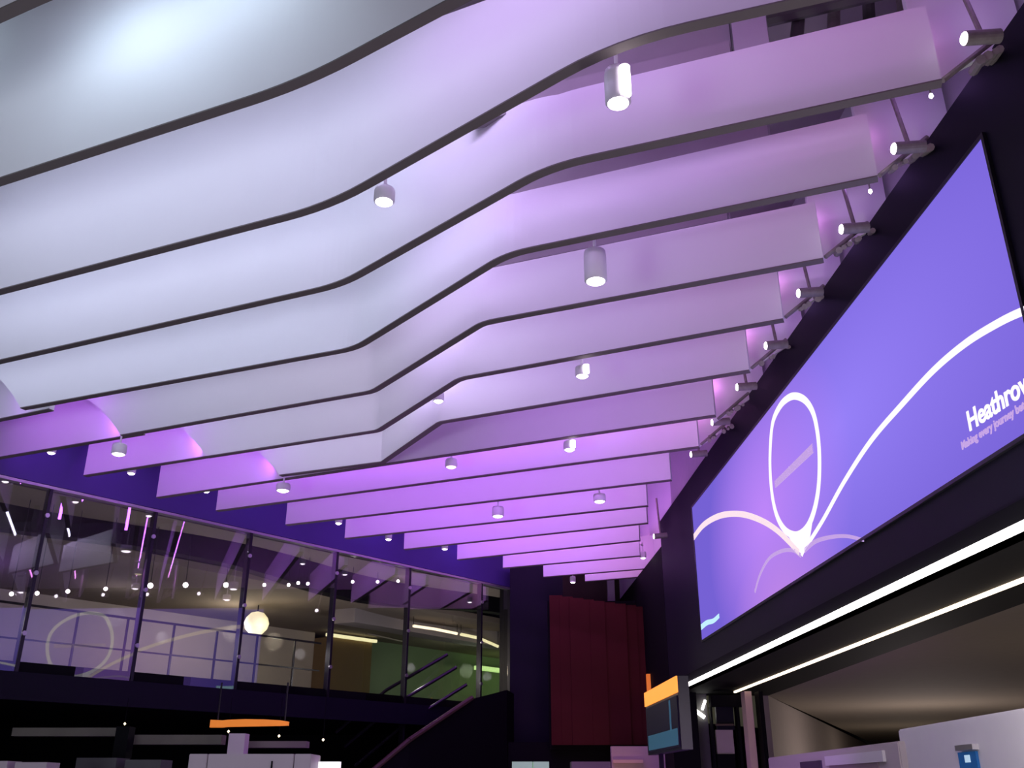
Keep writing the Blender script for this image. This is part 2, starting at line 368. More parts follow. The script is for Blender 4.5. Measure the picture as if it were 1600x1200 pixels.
# ------------------------------------------------------------------ screen wall
Y0, Y1 = 2.0, 18.5
sw = thing('screen_surround', 'long black panelled surround framing the violet display', 'wall panel', (WX(10, 3.6), 10, 3.2))
MB().wbox(3.62, 3.86, Y0, Y1, 3.2, 6.45).build('panel', M['black'], sw)
SA, SB = onw(1089, 900, 3.6), onw(1566, 355, 3.6)
ys0, ys1, zs0, zs1 = 5.63, 15.55, 3.74, 5.91
ds = thing('display_screen', 'giant violet display with a glowing pin outline and sweeping white curves', 'screen', (WX(ys1, 3.6), ys1, zs0))
WD = Vector((-SL, -1, 0)).normalized()        # along the wall towards the camera
rot = Matrix((( WD.x, 0, -1), (WD.y, 0, 0), (0, 1, 0))).to_4x4()
WN = Vector((WD.y, -WD.x, 0)); WN = WN if WN.x < 0 else -WN
BASE = Vector((WX(ys1, 3.6), ys1, zs0))
mw = Matrix(((WD.x, 0, WN.x, BASE.x), (WD.y, 0, WN.y, BASE.y), (0, 1, 0, BASE.z), (0, 0, 0, 1)))
Lw = (ys1 - ys0) / -WD.y; Hh = zs1 - zs0
ds.matrix_world = mw
def local(name, mb, m, parent=ds):
    me = bpy.data.meshes.new(name); me.from_pydata(mb.v, [], mb.f); me.materials.append(m)
    bm = bmesh.new(); bm.from_mesh(me); bmesh.ops.recalc_face_normals(bm, faces=bm.faces[:]); bm.to_mesh(me); bm.free()
    o = bpy.data.objects.new(name, me); COL.objects.link(o); o.parent = parent; return o
local('picture', MB().box(0, Lw, 0, Hh, -0.015, 0.0), M['display'])
bz = MB()
for b_ in ((-.03, Lw + .03, -.03, 0), (-.03, Lw + .03, Hh, Hh + .03), (-.03, 0, 0, Hh), (Lw, Lw + .03, 0, Hh)): bz.box(b_[0], b_[1], b_[2], b_[3], -0.018, 0.01)
local('bezel', bz, M['frame'])
INV = mw.inverted()
def sp(u, v): p = INV @ onw(u, v, 3.6); return (p.x, p.y)
def smooth(P, n=8, closed=False):
    P = [Vector(p) for p in P]; out = []; N_ = len(P)
    for i in range(N_ if closed else N_ - 1):
        g = (lambda j: P[j % N_]) if closed else (lambda j: P[min(max(j, 0), N_ - 1)])
        a, b, c, d = g(i - 1), g(i), g(i + 1), g(i + 2)
        for k in range(n):
            t = k / n; out.append(0.5 * ((2 * b) + (c - a) * t + (2 * a - 5 * b + 4 * c - d) * t * t + (3 * b - a - 3 * c + d) * t ** 3))
    if not closed: out.append(P[-1])
    return out
def stroke(name, px, w0, w1, m, closed=False, z=0.008):
    # width in metres on the wall
    P = smooth([sp(*q) for q in px], closed=closed); n = len(P); mb = MB()
    for i, p in enumerate(P):
        a = P[(i - 1) % n] if closed else P[max(i - 1, 0)]; b = P[(i + 1) % n] if closed else P[min(i + 1, n - 1)]
        d = (b - a).normalized(); q = Vector((-d.y, d.x)); w_ = (w0 + (w1 - w0) * i / n) / 2
        e, f_ = p + q * w_, p - q * w_
        mb.v += [(e.x, e.y, 0), (f_.x, f_.y, 0), (f_.x, f_.y, z), (e.x, e.y, z)]
    for i in range(n if closed else n - 1):
        a = 4 * i; b = 4 * ((i + 1) % n)
        for c in range(4): e = (c + 1) % 4; mb.f.append((a + c, a + e, b + e, b + c))
    return local(name, mb, m)
ring = [(1245, 619), (1260, 627), (1272, 648), (1279, 685), (1281, 725), (1279, 765), (1272, 800), (1261, 825), (1246, 836), (1229, 830), (1216, 810), (1208, 780), (1204, 740), (1204, 700), (1208, 660), (1219, 635), (1232, 622)]
stroke('pin_outline', ring, .085, .085, M['line'], True)['label'] = 'glowing white pin-shaped outline'
# filled point of the pin
mb = MB(); pts = [sp(*q) for q in [(1222, 822), (1236, 836), (1248, 840), (1260, 833), (1270, 812), (1266, 838), (1254, 870), (1240, 850)]]
mb.v = [(x, y, .004) for x, y in pts] + [(x, y, 0) for x, y in pts]; n = len(pts); mb.f = [tuple(range(n)), tuple(range(2 * n - 1, n - 1, -1))] + [(i, n + i, n + (i + 1) % n, (i + 1) % n) for i in range(n)]
local('pin_point', mb, M['line'])
stroke('sweep_line', [(1255, 862), (1285, 815), (1320, 752), (1362, 688), (1410, 632), (1460, 578), (1510, 536), (1560, 505), (1600, 486), (1650, 468)], .05, .06, M['line'])['label'] = 'long white line rising to the right'
stroke('sweep_line', [(1084, 840), (1100, 820), (1125, 806), (1155, 803), (1185, 811), (1215, 829), (1250, 864)], .10, .07, M['linecream'])['label'] = 'cream arc left of the pin'
stroke('sweep_line', [(1180, 925), (1188, 898), (1202, 873), (1222, 861), (1240, 860), (1252, 868)], .035, .05, M['linefaint'])['label'] = 'faint lilac arc below the pin'
stroke('sweep_line', [(1258, 860), (1275, 846), (1300, 839), (1325, 838), (1350, 844)], .05, .03, M['linefaint'])['label'] = 'faint lilac arc right of the pin'
stroke('pin_bar', [(1212, 757), (1240, 730), (1271, 700)], .08, .10, M['linefaint'], z=.012)['label'] = 'pale diagonal bar inside the pin'
stroke('corner_mark', [(1096, 980), (1105, 973), (1115, 970), (1124, 962)], .085, .06, M['cyan'])['label'] = 'small pale cyan mark in the lower left corner'
def text(name, s, u, v, u2, v2, h, m, width=None):
    c = bpy.data.curves.new(name, 'FONT'); c.body = s; c.size = h; c.extrude = 0.003; c.offset = h * 0.02
    c.materials.append(m); o = bpy.data.objects.new(name, c); COL.objects.link(o); o.parent = ds
    p = Vector(sp(u, v)); q = Vector(sp(u2, v2)); o.location = (p.x, p.y, 0.004)
    bpy.context.view_layer.update(); me = bpy.data.meshes.new_from_object(o.evaluated_get(bpy.context.evaluated_depsgraph_get()))
    bpy.data.objects.remove(o); o = bpy.data.objects.new(name, me); COL.objects.link(o); o.parent = ds; o.location = (p.x, p.y, 0.004)
    o.rotation_euler = (0, 0, math.atan2(q.y - p.y, q.x - p.x)); return o
t1 = text('wordmark', 'Heathrow', 1515, 674, 1600, 617, 0.21, M['line'])
t1['label'] = 'white wordmark lettering'
t2 = text('tagline', 'Making every journey better', 1504, 703, 1600, 640, 0.085, M['linefaint'])
t2['label'] = 'small white tagline'
# led strips and soffit
e = tag(MB().wbox(3.56, 3.64, 2.6, 17.1, 3.165, 3.2).build('light_strip', M['led']), 'long bright white light strip under the display surround', 'light strip')
q0 = atz(1148, 1080, 3.2); q1 = atz(1600, 905, 3.2)
W2 = 0.5 * (q0[0] - SL * q0[1] + q1[0] - SL * q1[1])
print('W2', q0, q1, W2)
c0 = atz(1200, 1087, 3.2); c1 = atz(1600, 940, 3.2); print('W3', c0, c1, c0[0] - SL * c0[1], c1[0] - SL * c1[1])
d0 = atz(1360, 1165, 3.2); print('wall far pt', d0)
tag(MB().quadbox([(q0[0] - .02, q0[1], 3.17), (q1[0] - .02, q1[1] - 2, 3.17), (q1[0] + .02, q1[1] - 2, 3.17), (q0[0] + .02, q0[1], 3.17), (q0[0] - .02, q0[1], 3.2), (q1[0] - .02, q1[1] - 2, 3.2), (q1[0] + .02, q1[1] - 2, 3.2), (q0[0] + .02, q0[1], 3.2)]).build('light_strip', M['led2']), 'thinner warm light strip set back in the black soffit', 'light strip')
struct(MB().quadbox([(WX(Y0, 3.6), Y0, 3.2), (c1[0], Y0, 3.2), (c0[0], c0[1], 3.2), (WX(c0[1], 3.6), c0[1], 3.2), (WX(Y0, 3.6), Y0, 3.35), (c1[0], Y0, 3.35), (c0[0], c0[1], 3.35), (WX(c0[1], 3.6), c0[1], 3.35)]).build('ceiling', M['jet']), 'black soffit under the display')
struct(MB().quadbox([(c1[0], Y0, 3.2), (15, Y0, 3.2), (15, 42, 3.2), (c0[0], c0[1], 3.2), (c1[0], Y0, 3.35), (15, Y0, 3.35), (15, 42, 3.35), (c0[0], c0[1], 3.35)]).build('ceiling', M['taupe']), 'low taupe ceiling of the bay at the right')
C0 = Vector((c0[0], c0[1], 0)); C1 = C0 + (Vector((d0[0], d0[1], 0)) - C0).normalized() * 25.5
nn = Vector((-(C1 - C0).y, (C1 - C0).x, 0)).normalized() * .15
struct(MB().quadbox([C0, C1, C1 + nn, C0 + nn, C0 + Vector((0, 0, 3.2)), C1 + Vector((0, 0, 3.2)), C1 + nn + Vector((0, 0, 3.2)), C0 + nn + Vector((0, 0, 3.2))]).build('wall_bay', M['beige']), 'beige wall running away under the taupe ceiling')
point('bay_fill', (7.5, 11.0, 0.5), 34, (1.0, 0.84, 0.72), 0.3)  # unseen fill points added to brighten the bay and the kiosks
point('bay_wall_fill', tuple(C0 + (C1 - C0) * .13 + Vector((2.6, -1.0, 1.0))), 130, (1.0, 0.86, 0.84), .4)
point('bay_far_fill', (11.5, 29, .9), 45, (1.0, 0.86, 0.76), .4)
point('kiosk_fill', (2.7, 5.5, 2.3), 105, (1.0, 0.95, 0.95), 0.4)

# ------------------------------------------------------------------ glass wall
PANE_YAW = -5.0
gw = sempty('window_1', 'tall glass wall of the mezzanine', G(0, 0, 3.15))
tops = [(-60, 732), (75, 765), (240, 800), (387, 833), (523, 862), (645, 885), (755, 910), (795, 920)]
def s_of(u, v): p = atz(u, v, 5.95); return (Vector((p[0], p[1], 0)) - GA).dot(GU)
SS = [-6.8, -3.0] + [s_of(*q) for q in tops]; SS[2] = -1.3
SS[-1] = 11.85; print('SS', SS)
for i, (a_, b_) in enumerate(zip(SS, SS[1:])):
    yw = math.tan(math.radians(PANE_YAW)) * (b_ - a_) / 2; o_ = .05
    MB().quadbox([G(a_ + .04, o_ - yw, 3.14), G(b_ - .04, o_ + yw, 3.14), G(b_ - .04, o_ + yw + .012, 3.14), G(a_ + .04, o_ - yw + .012, 3.14), G(a_ + .04, o_ - yw, 5.93), G(b_ - .04, o_ + yw, 5.93), G(b_ - .04, o_ + yw + .012, 5.93), G(a_ + .04, o_ - yw + .012, 5.93)]).build('pane', M['glass'], gw)
for i, a_ in enumerate(SS[:-1]):
    mm = MB().gbox(a_ - .026, a_ + .026, -0.03, 0.10, 3.14 if i < 7 else 2.2, 5.93).build('mullion', M['frame'], gw)
    cl = MB()
    for z in (3.7, 4.6, 5.5): cl.cyl(G(a_, -.02, z), G(a_, -.055, z), 0.035, n=10)
    cl.build('clamp', M['steel'], mm)
MB().gbox(SS[0], SS[-1], -0.03, 0.1, 5.93, 5.975).build('top_rail', M['steel'], gw)
MB().gbox(SS[-1] - .0, SS[-1] + .28, -0.05, 0.3, 2.9, 5.98).build('end_post', M['frame'], gw)
# behind the glass
def pz(s, o, v_u=None): pass
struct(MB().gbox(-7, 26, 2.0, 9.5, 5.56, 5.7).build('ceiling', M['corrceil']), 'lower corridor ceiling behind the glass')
wv = MB(); pts = [(s_, 1.55 + .28 * math.sin(s_ * .75 + 1.0)) for s_ in [x * .25 - 7 for x in range(100)]]
P3 = [tuple(G(s_, o_, 0))[:2] for s_, o_ in pts]
tag(wv.ribbon(P3, .3, [5.50 + .10 * math.sin(s_ * .6) for s_, _ in pts], [5.97] * len(pts)).build('bulkhead', M['jet']), 'dark wavy bulkhead under the ceiling behind the glass', 'bulkhead')
struct(MB().gbox(-7, 11.6, 7.0, 7.2, 3.3, 5.56).build('wall_corridor', M['corr']), 'pale corridor wall behind the glass')
struct(MB().gbox(13.2, 26, 7.0, 7.2, 3.3, 5.56).build('wall_corridor', M['greenwall']), 'green-tinted wall seen through the right panes')
struct(MB().gbox(25.8, 26, 0.3, 7.0, 3.3, 5.56).build('wall_corridor', M['corr']), 'end wall of the corridor')
tag(MB().gbox(11.6, 13.2, 6.4, 7.0, 3.3, 5.4).build('wall_panel', M['brownpan']), 'tall brown panel behind the glass between pale and green walls', 'panel')
tag(MB().gbox(11.5, 13.3, 6.3, 6.4, 5.40, 5.48).build('light_strip', M['glowyellow']), 'yellow light line on top of the brown panel', 'light strip')
P4 = [tuple(G(x * .5 + 9.5, 3.6 + .5 * math.sin(x * .3), 0))[:2] for x in range(22)]
tag(MB().ribbon(P4, .6, [5.22 + .08 * math.sin(x * .35) for x in range(22)], [5.56] * 22).build('bulkhead', M['beam']), 'brown curved bulkhead behind the right panes', 'bulkhead')
# railing behind the glass
rl = thing('railing', 'thin dark railing along the corridor behind the glass', 'railing', G(2, 3, 3.3))
MB().gbox(-6.5, 8.7, 2.98, 3.02, 4.60, 4.64).build('top_rail', M['frame'], rl)
MB().gbox(-6.5, 8.7, 2.985, 3.015, 4.0, 4.03).build('mid_rail', M['frame'], rl)
for q in range(15):
    s_ = -6.05 + q * 1.0; MB().gbox(s_, s_ + .035, 2.98, 3.02, 3.3, 4.61).build('post', M['frame'], rl)
# globe lamp and glowing dots added for the spotlight reflections in the glass
def gray_at(u, v, o):   # point where the sight line meets the sheet o metres behind the glass
    a = G(0, o, 0); b = G(5, o, 0); return onplane((a.x, a.y), (b.x, b.y), u, v)
p = gray_at(401, 974, 4.5)
gl_ = thing('globe_lamp', 'round glowing yellow globe lamp behind the glass', 'lamp', (p[0], p[1], 5.56))
MB().cyl((p[0], p[1], p[2] + .2), (p[0], p[1], 5.56), .015, n=8).build('stem', M['frame'], gl_)
MB().lathe(p, [(0.001, -.28), (.15, -.24), (.25, -.13), (.29, 0), (.25, .13), (.15, .24), (.001, .28)]).build('globe', M['globe'], gl_, True)
point('globe_light', (p[0] + .6, p[1] - .6, p[2] - .5), 32, (1.0, 0.85, 0.6), .2)
point('corridor_light', G(7.5, 4.8, 4.9), 50, (1.0, 0.87, 0.72), .2)
point('corridor_light', G(4.6, 4.8, 4.9), 14, (0.9, 0.82, 0.9), .2)
point('corridor_violet_light', G(1.0, 4.5, 4.9), 80, (0.38, 0.19, 1.0), .2)
point('corridor_green_light', G(15.5, 4.8, 4.7), 36, (0.62, 0.74, 0.48), .2)
point('corridor_green_light', G(19.5, 4.8, 4.7), 45, (0.68, 0.85, 0.35), .2)
for s__, pw in ((0, 10), (3.5, 16), (6.5, 22), (9.5, 22), (12, 22)): point('ceiling_fill', G(s__, .8, 4.0), pw * 2.8, (0.92, 0.86, 0.88), .1)  # unseen points added to brighten the ceiling behind the glass
ords = 'first second third fourth fifth sixth seventh eighth ninth tenth eleventh twelfth thirteenth fourteenth fifteenth sixteenth seventeenth'.split()
for i, (u, v) in enumerate([(18, 928), (58, 927), (106, 924), (165, 920), (235, 915), (290, 914), (353, 914), (413, 914), (451, 914), (466, 911), (481, 912), (521, 911), (551, 909), (590, 909), (622, 908), (661, 906), (733, 908)]):
    p = gray_at(u, v, 1.0)
    zc = p[2]; r_ = .05 if i in (4, 5, 6, 11) else .035
    e = thing('reflection_dot', 'glowing dot standing in for a spotlight reflection in the glass, %s from the left in its row' % ords[i], 'reflection_dot', (p[0], p[1], 5.97), 'row of dots standing in for reflections in the glass')
    MB().cyl((p[0], p[1], zc + .02), (p[0], p[1], 5.97), .006, n=6).build('wire', M['frame'], e)
    MB().lathe((p[0], p[1], zc), [(.001, -r_), (r_ * .7, -r_ * .7), (r_, 0), (r_ * .7, r_ * .7), (.001, r_)], 12).build('bulb', M['lens'], e, True)
def tube_px(name, pxs, o, r, m, label, cat, parent=None):
    P_ = [Vector(gray_at(u, v, o)) for u, v in pxs]; ob = MB().tube(P_, r, 8).build(name, m, parent)
    return ob
def hung_tube(pxs, o, r, m, label):
    P_ = [Vector(gray_at(u, v, o)) for u, v in pxs]; e = thing('light_tube', label, 'light', (P_[0].x, P_[0].y, 5.56))
    MB().tube(P_, r, 8).build('tube', m, e)
    for p_ in (P_[0], P_[-1]): MB().cyl(p_, (p_.x, p_.y, 5.58), .008, n=6).build('wire', M['frame'], e)
hung_tube([(646, 978), (680, 983), (714, 990)], 2.9, .035, M['led2'], 'warm light tube behind the second pane from the right')
hung_tube([(720, 991), (748, 997), (778, 1010)], 2.9, .04, M['glowyellow'], 'yellow light tube bending down at the right end of the glass')
hung_tube([(748, 952), (765, 954), (785, 959)], 2.1, .035, M['led'], 'short white light tube high behind the last pane')
hung_tube([(575, 990), (633, 1003)], 6, .02, M['corr'], 'pale thin ceiling line above the green wall')
tag(MB().gbox(17.5, 20.5, 6.2, 6.4, 5.0, 5.12).build('glowing_light_panel', M['glowgreen']), 'green glowing panel behind the right panes', 'light')  # glowing box stands in for the green glow lights
# escalator / stair in front, right of the glass
st = thing('staircase', 'black solid-sided staircase rising to the right below the glass', 'staircase', (-1, 20, 0))
def sy(u, v, y): return aty(u, v, y)
A_ = [sy(560, 1225, 19.2), sy(640, 1158, 19.6), sy(738, 1092, 20.6), sy(792, 1078, 21.2)]
mb = MB(); k = 0
for (x, y, z) in A_:
    mb.v += [(x, y, 0), (x, y, z), (x + .15, y + .9, z), (x + .15, y + .9, 0)]
for i in range(3):
    a = 4 * i; b = a + 4
    for c in range(4): e_ = (c + 1) % 4; mb.f.append((a + c, a + e_, b + e_, b + c))
mb.f += [(0, 3, 2, 1), (12, 13, 14, 15)]
mb.build('side_wall', M['jet'], st)
MB().tube([Vector(p) + Vector((0, -.03, .02)) for p in A_[:3]], .05, 8).build('side_trim', M['stair'], st)['label'] = 'brown edge trim'
for du, dv in ((-6, -28), (-22, -58), (-36, -80)):
    MB().tube([sy(560 + du, 1225 + dv, 20.4), sy(640 + du, 1158 + dv, 20.6), sy(735 + du, 1095 + dv * .9, 21.2)], .035, 8).build('handrail', M['frame'], st)
# black block wall right of the glass
xa = aty(797, 920, 22.4)[0]; xb = aty(866, 920, 22.4)[0]
struct(MB().box(xa, xb + .2, 22.4, 22.7, 0, 6.4).build('wall_far_black', M['black']), 'black wall block right of the glass')
struct(MB().gbox(12.15, 17.2, 0, .2, 0, 8.3).build('wall_far_olive', M['olive']), 'dim olive wall at the far end')
px0 = aty(950, 930, 23.5); tag(MB().box(px0[0], px0[0] + .17, 23.5, 23.7, 2, 6.4).build('post', M['beam']), 'pale grey post over the dark red panel', 'post')
# dark red panel wall made of boards
rp = thing('red_wall_panel', 'tall dark red boarded wall panel left of the screen', 'wall panel', (1.7, 21, 2.4))
for q in range(9):
    u0 = 862 + q * 16.5; u1 = u0 + 16.2; y = 21 + .10 * math.sin(q / 8 * math.pi) * -1 + .02 * (q % 2)
    a = aty(u0, 1164, y); b = aty(u1, 930 + 2.2 * q, y)
    MB().box(a[0], b[0] + .004, y, y + .08, a[2], b[2] - 0.0).build('board', M['red'], rp)
struct(MB().box(.78, 2.72, 21.12, 21.3, 2.3, 5.35).build('trim_2', M['jet']), 'black backing of the red panel')
struct(MB().box(-.2, 2.05, 21.35, 21.6, 0, 2.45).build('trim_3', M['jet']), 'black band below the red panel')
spot('red_panel_glow', (1.6, 17.0, 0.6), (1.6, 21, 2.6), 70, (1.0, 0.5, 0.25), 50, 1.0, .2)

# ------------------------------------------------------------------ hanging spotlights
def spotlight(u, v, y=None, z=None, label='', r=.07, h=.24, m='lens', side=True, stem=.35, group=None, dist=None):
    if z is not None: x, yy = atz(u, v, z); zz = z
    else: x, yy, zz = aty(u, v, y)
    e = thing('spotlight', label, 'spotlight', (x, yy, zz + h + stem), group)
    hs = MB().lathe((x, yy, zz), [(r * .82, 0.0), (r, .012), (r, h * .8), (r * .93, h), (.001, h)]).build('housing', M['lamp'], e, True)
    MB().lathe((x, yy, zz), [(.001, -.02), (r * .5, -.016), (r * .82, 0), (r * .82, .03)]).build('lens', M[m], hs, True)
    MB().tube([(x, yy, zz + h), (x, yy, zz + h + stem)], .014, n=8).build('stem', M['lamp'], e)
    if side:
        a0 = Vector((x + r * .5, yy - r * .9, zz + .01))
        MB().cyl(a0, a0 + Vector((0, 0, h * .85)), r * .42, n=12).build('side_lamp', M['lens'], e)
    return e
S = [
 (966, 162, 5.72, 'largest hanging spotlight, overexposed white, near the top centre', .085, .27, 'lens', True),
 (600, 316, 5.80, 'hanging spotlight at the left bend of the second wavy fin', .085, .22, 'lens', False),
 (931, 440, 5.68, 'cylindrical spotlight with a bright round face, right of the bend', .10, .30, 'lens', False),
 (910, 588, 5.80, 'small J-shaped glowing spotlight below the cylindrical one', .08, .24, 'lens', True),
 (890, 703, 5.86, 'smaller glowing spotlight, second below the cylindrical one', .085, .20, 'lens', True),
 (937, 784, 5.80, 'small lilac spotlight near the right end of the far fins', .10, .22, 'lens', False),
 (778, 807, 5.80, 'small spotlight with a thin stem over the far violet fins', .10, .16, 'lens', False),
 (705, 730, 5.92, 'tiny yellowish spotlight at the sharp fin joint', .09, .10, 'warm', False),
 (185, 710, 5.90, 'spotlight on the left under the fifth wavy fin', .10, .20, 'lens', False),
 (442, 767, 5.90, 'spotlight on the left under the smallest wavy fin', .11, .20, 'lens', False),
 (685, 627, 6.10, 'faint spotlight beside the sixth wavy fin bend', .07, .1, 'lens', False)]
def hang(u, v, line, back=.13):   # spot hung just behind a fin's bottom edge
    L_ = Z(*line); best = None
    for k, (a, b) in enumerate(zip(line, line[1:])):
        if a[0] <= u <= b[0]:
            A_, B_ = Vector(L_[k]), Vector(L_[k + 1]); d = (B_ - A_).normalized(); n = Vector((-d.y, d.x)); n = n if n.y > 0 else -n
            A_, B_ = A_ + n * back, B_ + n * back; return onplane(A_, B_, u, v), n
HB = {4: .42, 7: .42}
HL = [wavy[1][1], wavy[1][1], wavy[3][1], wavy[5][1], [straight[0][1], straight[0][2]], [straight[2][1], straight[2][2]], [straight[2][1], straight[2][2]], [straight[0][1], straight[0][2]], wavy[4][1], wavy[6][1], wavy[5][1]]
for i, ((u, v, z, lab, r, h, m_, sd), ln) in enumerate(zip(S, HL)):
    (x, y, z), n = hang(u, v, ln, HB.get(i, .13))
    h = min(h, 5.95 - z) if z < 5.85 else .12
    e = spotlight(u, v, y=y, label=lab, r=r, h=h, m=m_, side=sd, stem=max(.2, 6.3 - z - h))
    MB().cyl((x, y, 6.22), (x - n.x * .16, y - n.y * .16, 6.22), .02, n=8).build('clamp', M['steel'], e)
for i, (u, v, lab) in enumerate([(80, 708, 'leftmost tiny glowing lamp beyond the fin ends'), (205, 740, 'tiny glowing lamp right of the first fin end in view'), (322, 768, 'tiny glowing lamp under the second fin end'),
     (529, 818, 'tiny glowing lamp left of the straight fin over the third mullion'), (607, 843, 'faint tiny lamp under a far straight fin'), (695, 858, 'tiny lamp at the far fin ends above the glass'), (1005, 872, 'small bright lamp at the right end of the farthest fins'), (895, 910, 'slim bright lamp hanging over the dark red panel')]):
    ln = [wavy[4][1], wavy[5][1], [straight[0][1], straight[0][2]], [straight[2][1], straight[2][2]], [straight[3][1], straight[3][2]], [straight[4][1], straight[4][2]], [straight[6][1], (1010, 868)], [straight[7][1], straight[7][2]]][i]
    (x, y, z), n = hang(u, v, ln, (.5, .5, .42, .13, .13, .13, .13, .13)[i])
    e = spotlight(u, v, y=y, label=lab, r=.065, h=.13, side=False, stem=max(.2, 6.3 - z - .13))
    MB().cyl((x, y, 6.25), (x - n.x * .16, y - n.y * .16, 6.25), .02, n=8).build('clamp', M['steel'], e)
# sidelong lamps on the screen wall
for i, (u, v) in enumerate([(1507, 60), (1397, 232), (1315, 358), (1248, 458), (1197, 540), (1152, 605), (1113, 660), (1080, 710), (1022, 838)]):
    p = onw(u, v, 3.22)
    e = thing('wall_lamp', 'horizontal cylinder lamp above the black surround, %s counted from the near end' % order[i], 'wall lamp', (p.x + .5, p.y, p.z))
    q = p + Vector((.42, .02, 0)); dd = (p - q).normalized(); 
    hs = MB().cyl(p, p + Vector((.24, 0, .02)), .05, n=16).build('housing', M['bracket'], e)
    MB().cyl(p + dd * .012, p, .038, .046, n=16).build('lens', M['lens'], hs)
    MB().cyl(p + Vector((.12, 0, .03)), p + Vector((.10, .12, .75)), .018, n=8).build('stem', M['bracket'], e)
for i, (u, v) in enumerate([(1455, 151), (1360, 300)]):
    p = onw(u, v, 3.12); e = thing('pin_lamp', ['tiny round lamp at the end of the third wavy fin', 'tiny round lamp at the end of the fourth wavy fin'][i], 'lamp', (p.x, p.y, p.z + .1))
    MB().lathe(p, [(.001, -.018), (.016, 0), (.012, .02), (.001, .03)], 12).build('bulb', M['lens'], e, True); MB().cyl((p.x, p.y, p.z + .02), (p.x, p.y, 6.3), .006, n=6).build('stem', M['bracket'], e)

# violet lamps behind the curved fin ends: they wash the straight fins to the left
for i, (cu, cv) in enumerate([(40, 640), (195, 682), (328, 715), (441, 744)]):
    x, y = atz(cu, cv, H)
    a, b = atz(*wavy[3 + i][1][0], H), atz(*wavy[3 + i][1][1], H); d = (Vector(b) - Vector(a)).normalized()
    q = (x + d.x * -.34, y - d.y * .34 + .17)
    area('violet_lamp', (q[0], q[1], 6.42), (q[0] - d.x, q[1] - d.y + .35, 6.36), .05, .45, (1.3, 2.0, 2.1, 2.0)[i], (.50, .12, 1.0))
pa, pb = atz(0, 290, H), atz(480, 135, H)
for (u, v, pw, sx_) in ((215, 120, 5.5, .9), (390, 30, 5.0, .8), (-80, 150, 3.0, .8)):
    q = Vector(onplane(pa, pb, u, v)); dn = (Vector(pb) - Vector(pa)).normalized(); nn_ = Vector((dn.y, -dn.x, 0))
    lp = q + nn_ * .75 + Vector((0, 0, .45)); area('near_floodlight', lp, q, sx_, .12, pw, (0.66, 0.84, 1.0))
# led battens tucked behind each fin, washing the next one
WL, LL, PL, ML, VL = (.69, .73, 1.0), (.68, .49, 1.0), (.60, .22, 1.0), (.95, .29, .80), (.52, .12, 1.0)
def ramp(stops, u):
    for (u0, c0_, p0_), (u1, c1_, p1_) in zip(stops, stops[1:]):
        if u <= u1:
            t = min(1, max(0, (u - u0) / (u1 - u0))); return tuple(c0_[k] + (c1_[k] - c0_[k]) * t for k in range(3)), p0_ + (p1_ - p0_) * t
    return stops[-1][1], stops[-1][2]
def battens(P, P2, stops, z, gain=1.0):
    """P = fin that hides the batten, P2 = fin it washes; stops along x in metres"""
    Q = resample(P, 1.2)
    for a, b in zip(Q, Q[1:]):
        m_ = ((a[0] + b[0]) / 2, (a[1] + b[1]) / 2); d = Vector((b[0] - a[0], b[1] - a[1])); L_ = d.length
        if L_ < .3: continue
        d.normalize(); n = Vector((-d.y, d.x)); n = n if n.y > 0 else -n
        c, p_ = ramp(stops, m_[0])
        area('led_batten', (m_[0] + n.x * .12, m_[1] + n.y * .12, z), (m_[0] + n.x * 1.1, m_[1] + n.y * 1.1, 6.25), L_ * 1.0, .05, p_ * L_ * gain, c).data.shape = 'RECTANGLE'
st_w = [(-6, WL, 5.0), (-2, WL, 5.3), (-.5, LL, 5.4), (1, PL, 2.0), (2.5, ML, .75)]
st_m = [(-6, WL, 3.4), (-2.4, (.74, .69, .95), 3.6), (-.5, LL, 4.2), (1.2, PL, 2.3), (2.8, ML, .95)]
st_f = [(-7, VL, 2.0), (-4, VL, 4.0), (-1, VL, 6.5), (1.2, PL, 5.0), (2.6, ML, 1.8)]
LINES = []
for k, (lab, px, zl, zr, cut) in enumerate(wavy):
    P = Z(*px)
    if k == 0: P = P[:2] + [(0.35, 4.0), (3.0, 3.0)]
    else: P[-1] = rightend(P[-2], P[-1])
    P[0] = extend(P[0], P[1], 2.4) if not cut else extend(atz(*cut, H), P[1], .1)
    LINES.append(P)
battens([extend(p0c[0], p0c[1], 1.0), p0c[0], p0c[1]], None, [(-9, WL, 3.0), (9, WL, 3.0)], 7.6)
for k in range(6): battens(LINES[k], None, st_w if k < 3 else st_m, (7.1, 7.0, 6.62, 6.62, 6.62, 6.62)[k], (1, 1, .8, .85, .9, 1)[k])
battens(LINES[6][2:], None, st_f, 6.62, .6)
for a, b in stubs: battens([a, b], None, [(-9, VL, 4.0), (-3, VL, 6.0)], 6.7)
for k, (lab, l, r, e_, off) in enumerate(straight[:-1]):
    a, b = back_line([l, r], off)
    if e_ is None: b = rightend(a, b)
    battens([a, b], None, st_f, 6.66, (.9, 1, 1.2, 1.2, 1.5, 1.6, 1.7, 1.5)[k])
for s_ in (1.5, 4.5, 7.5, 10.0): p = G(s_, -.4, 6.6); point('fascia_lamp', p, (.4, 1.8, 3.2, 3.8)[int(s_ / 3)], (0.28, 0.12, 1.0), .1)
for i in (1, 2, 3, 4, 5, 6):
    p = right_ends[i]; point('end_lamp', (p[0] + .3, p[1] - .25, 6.75), 1.2, (0.5, 0.25, 1.0), .04)

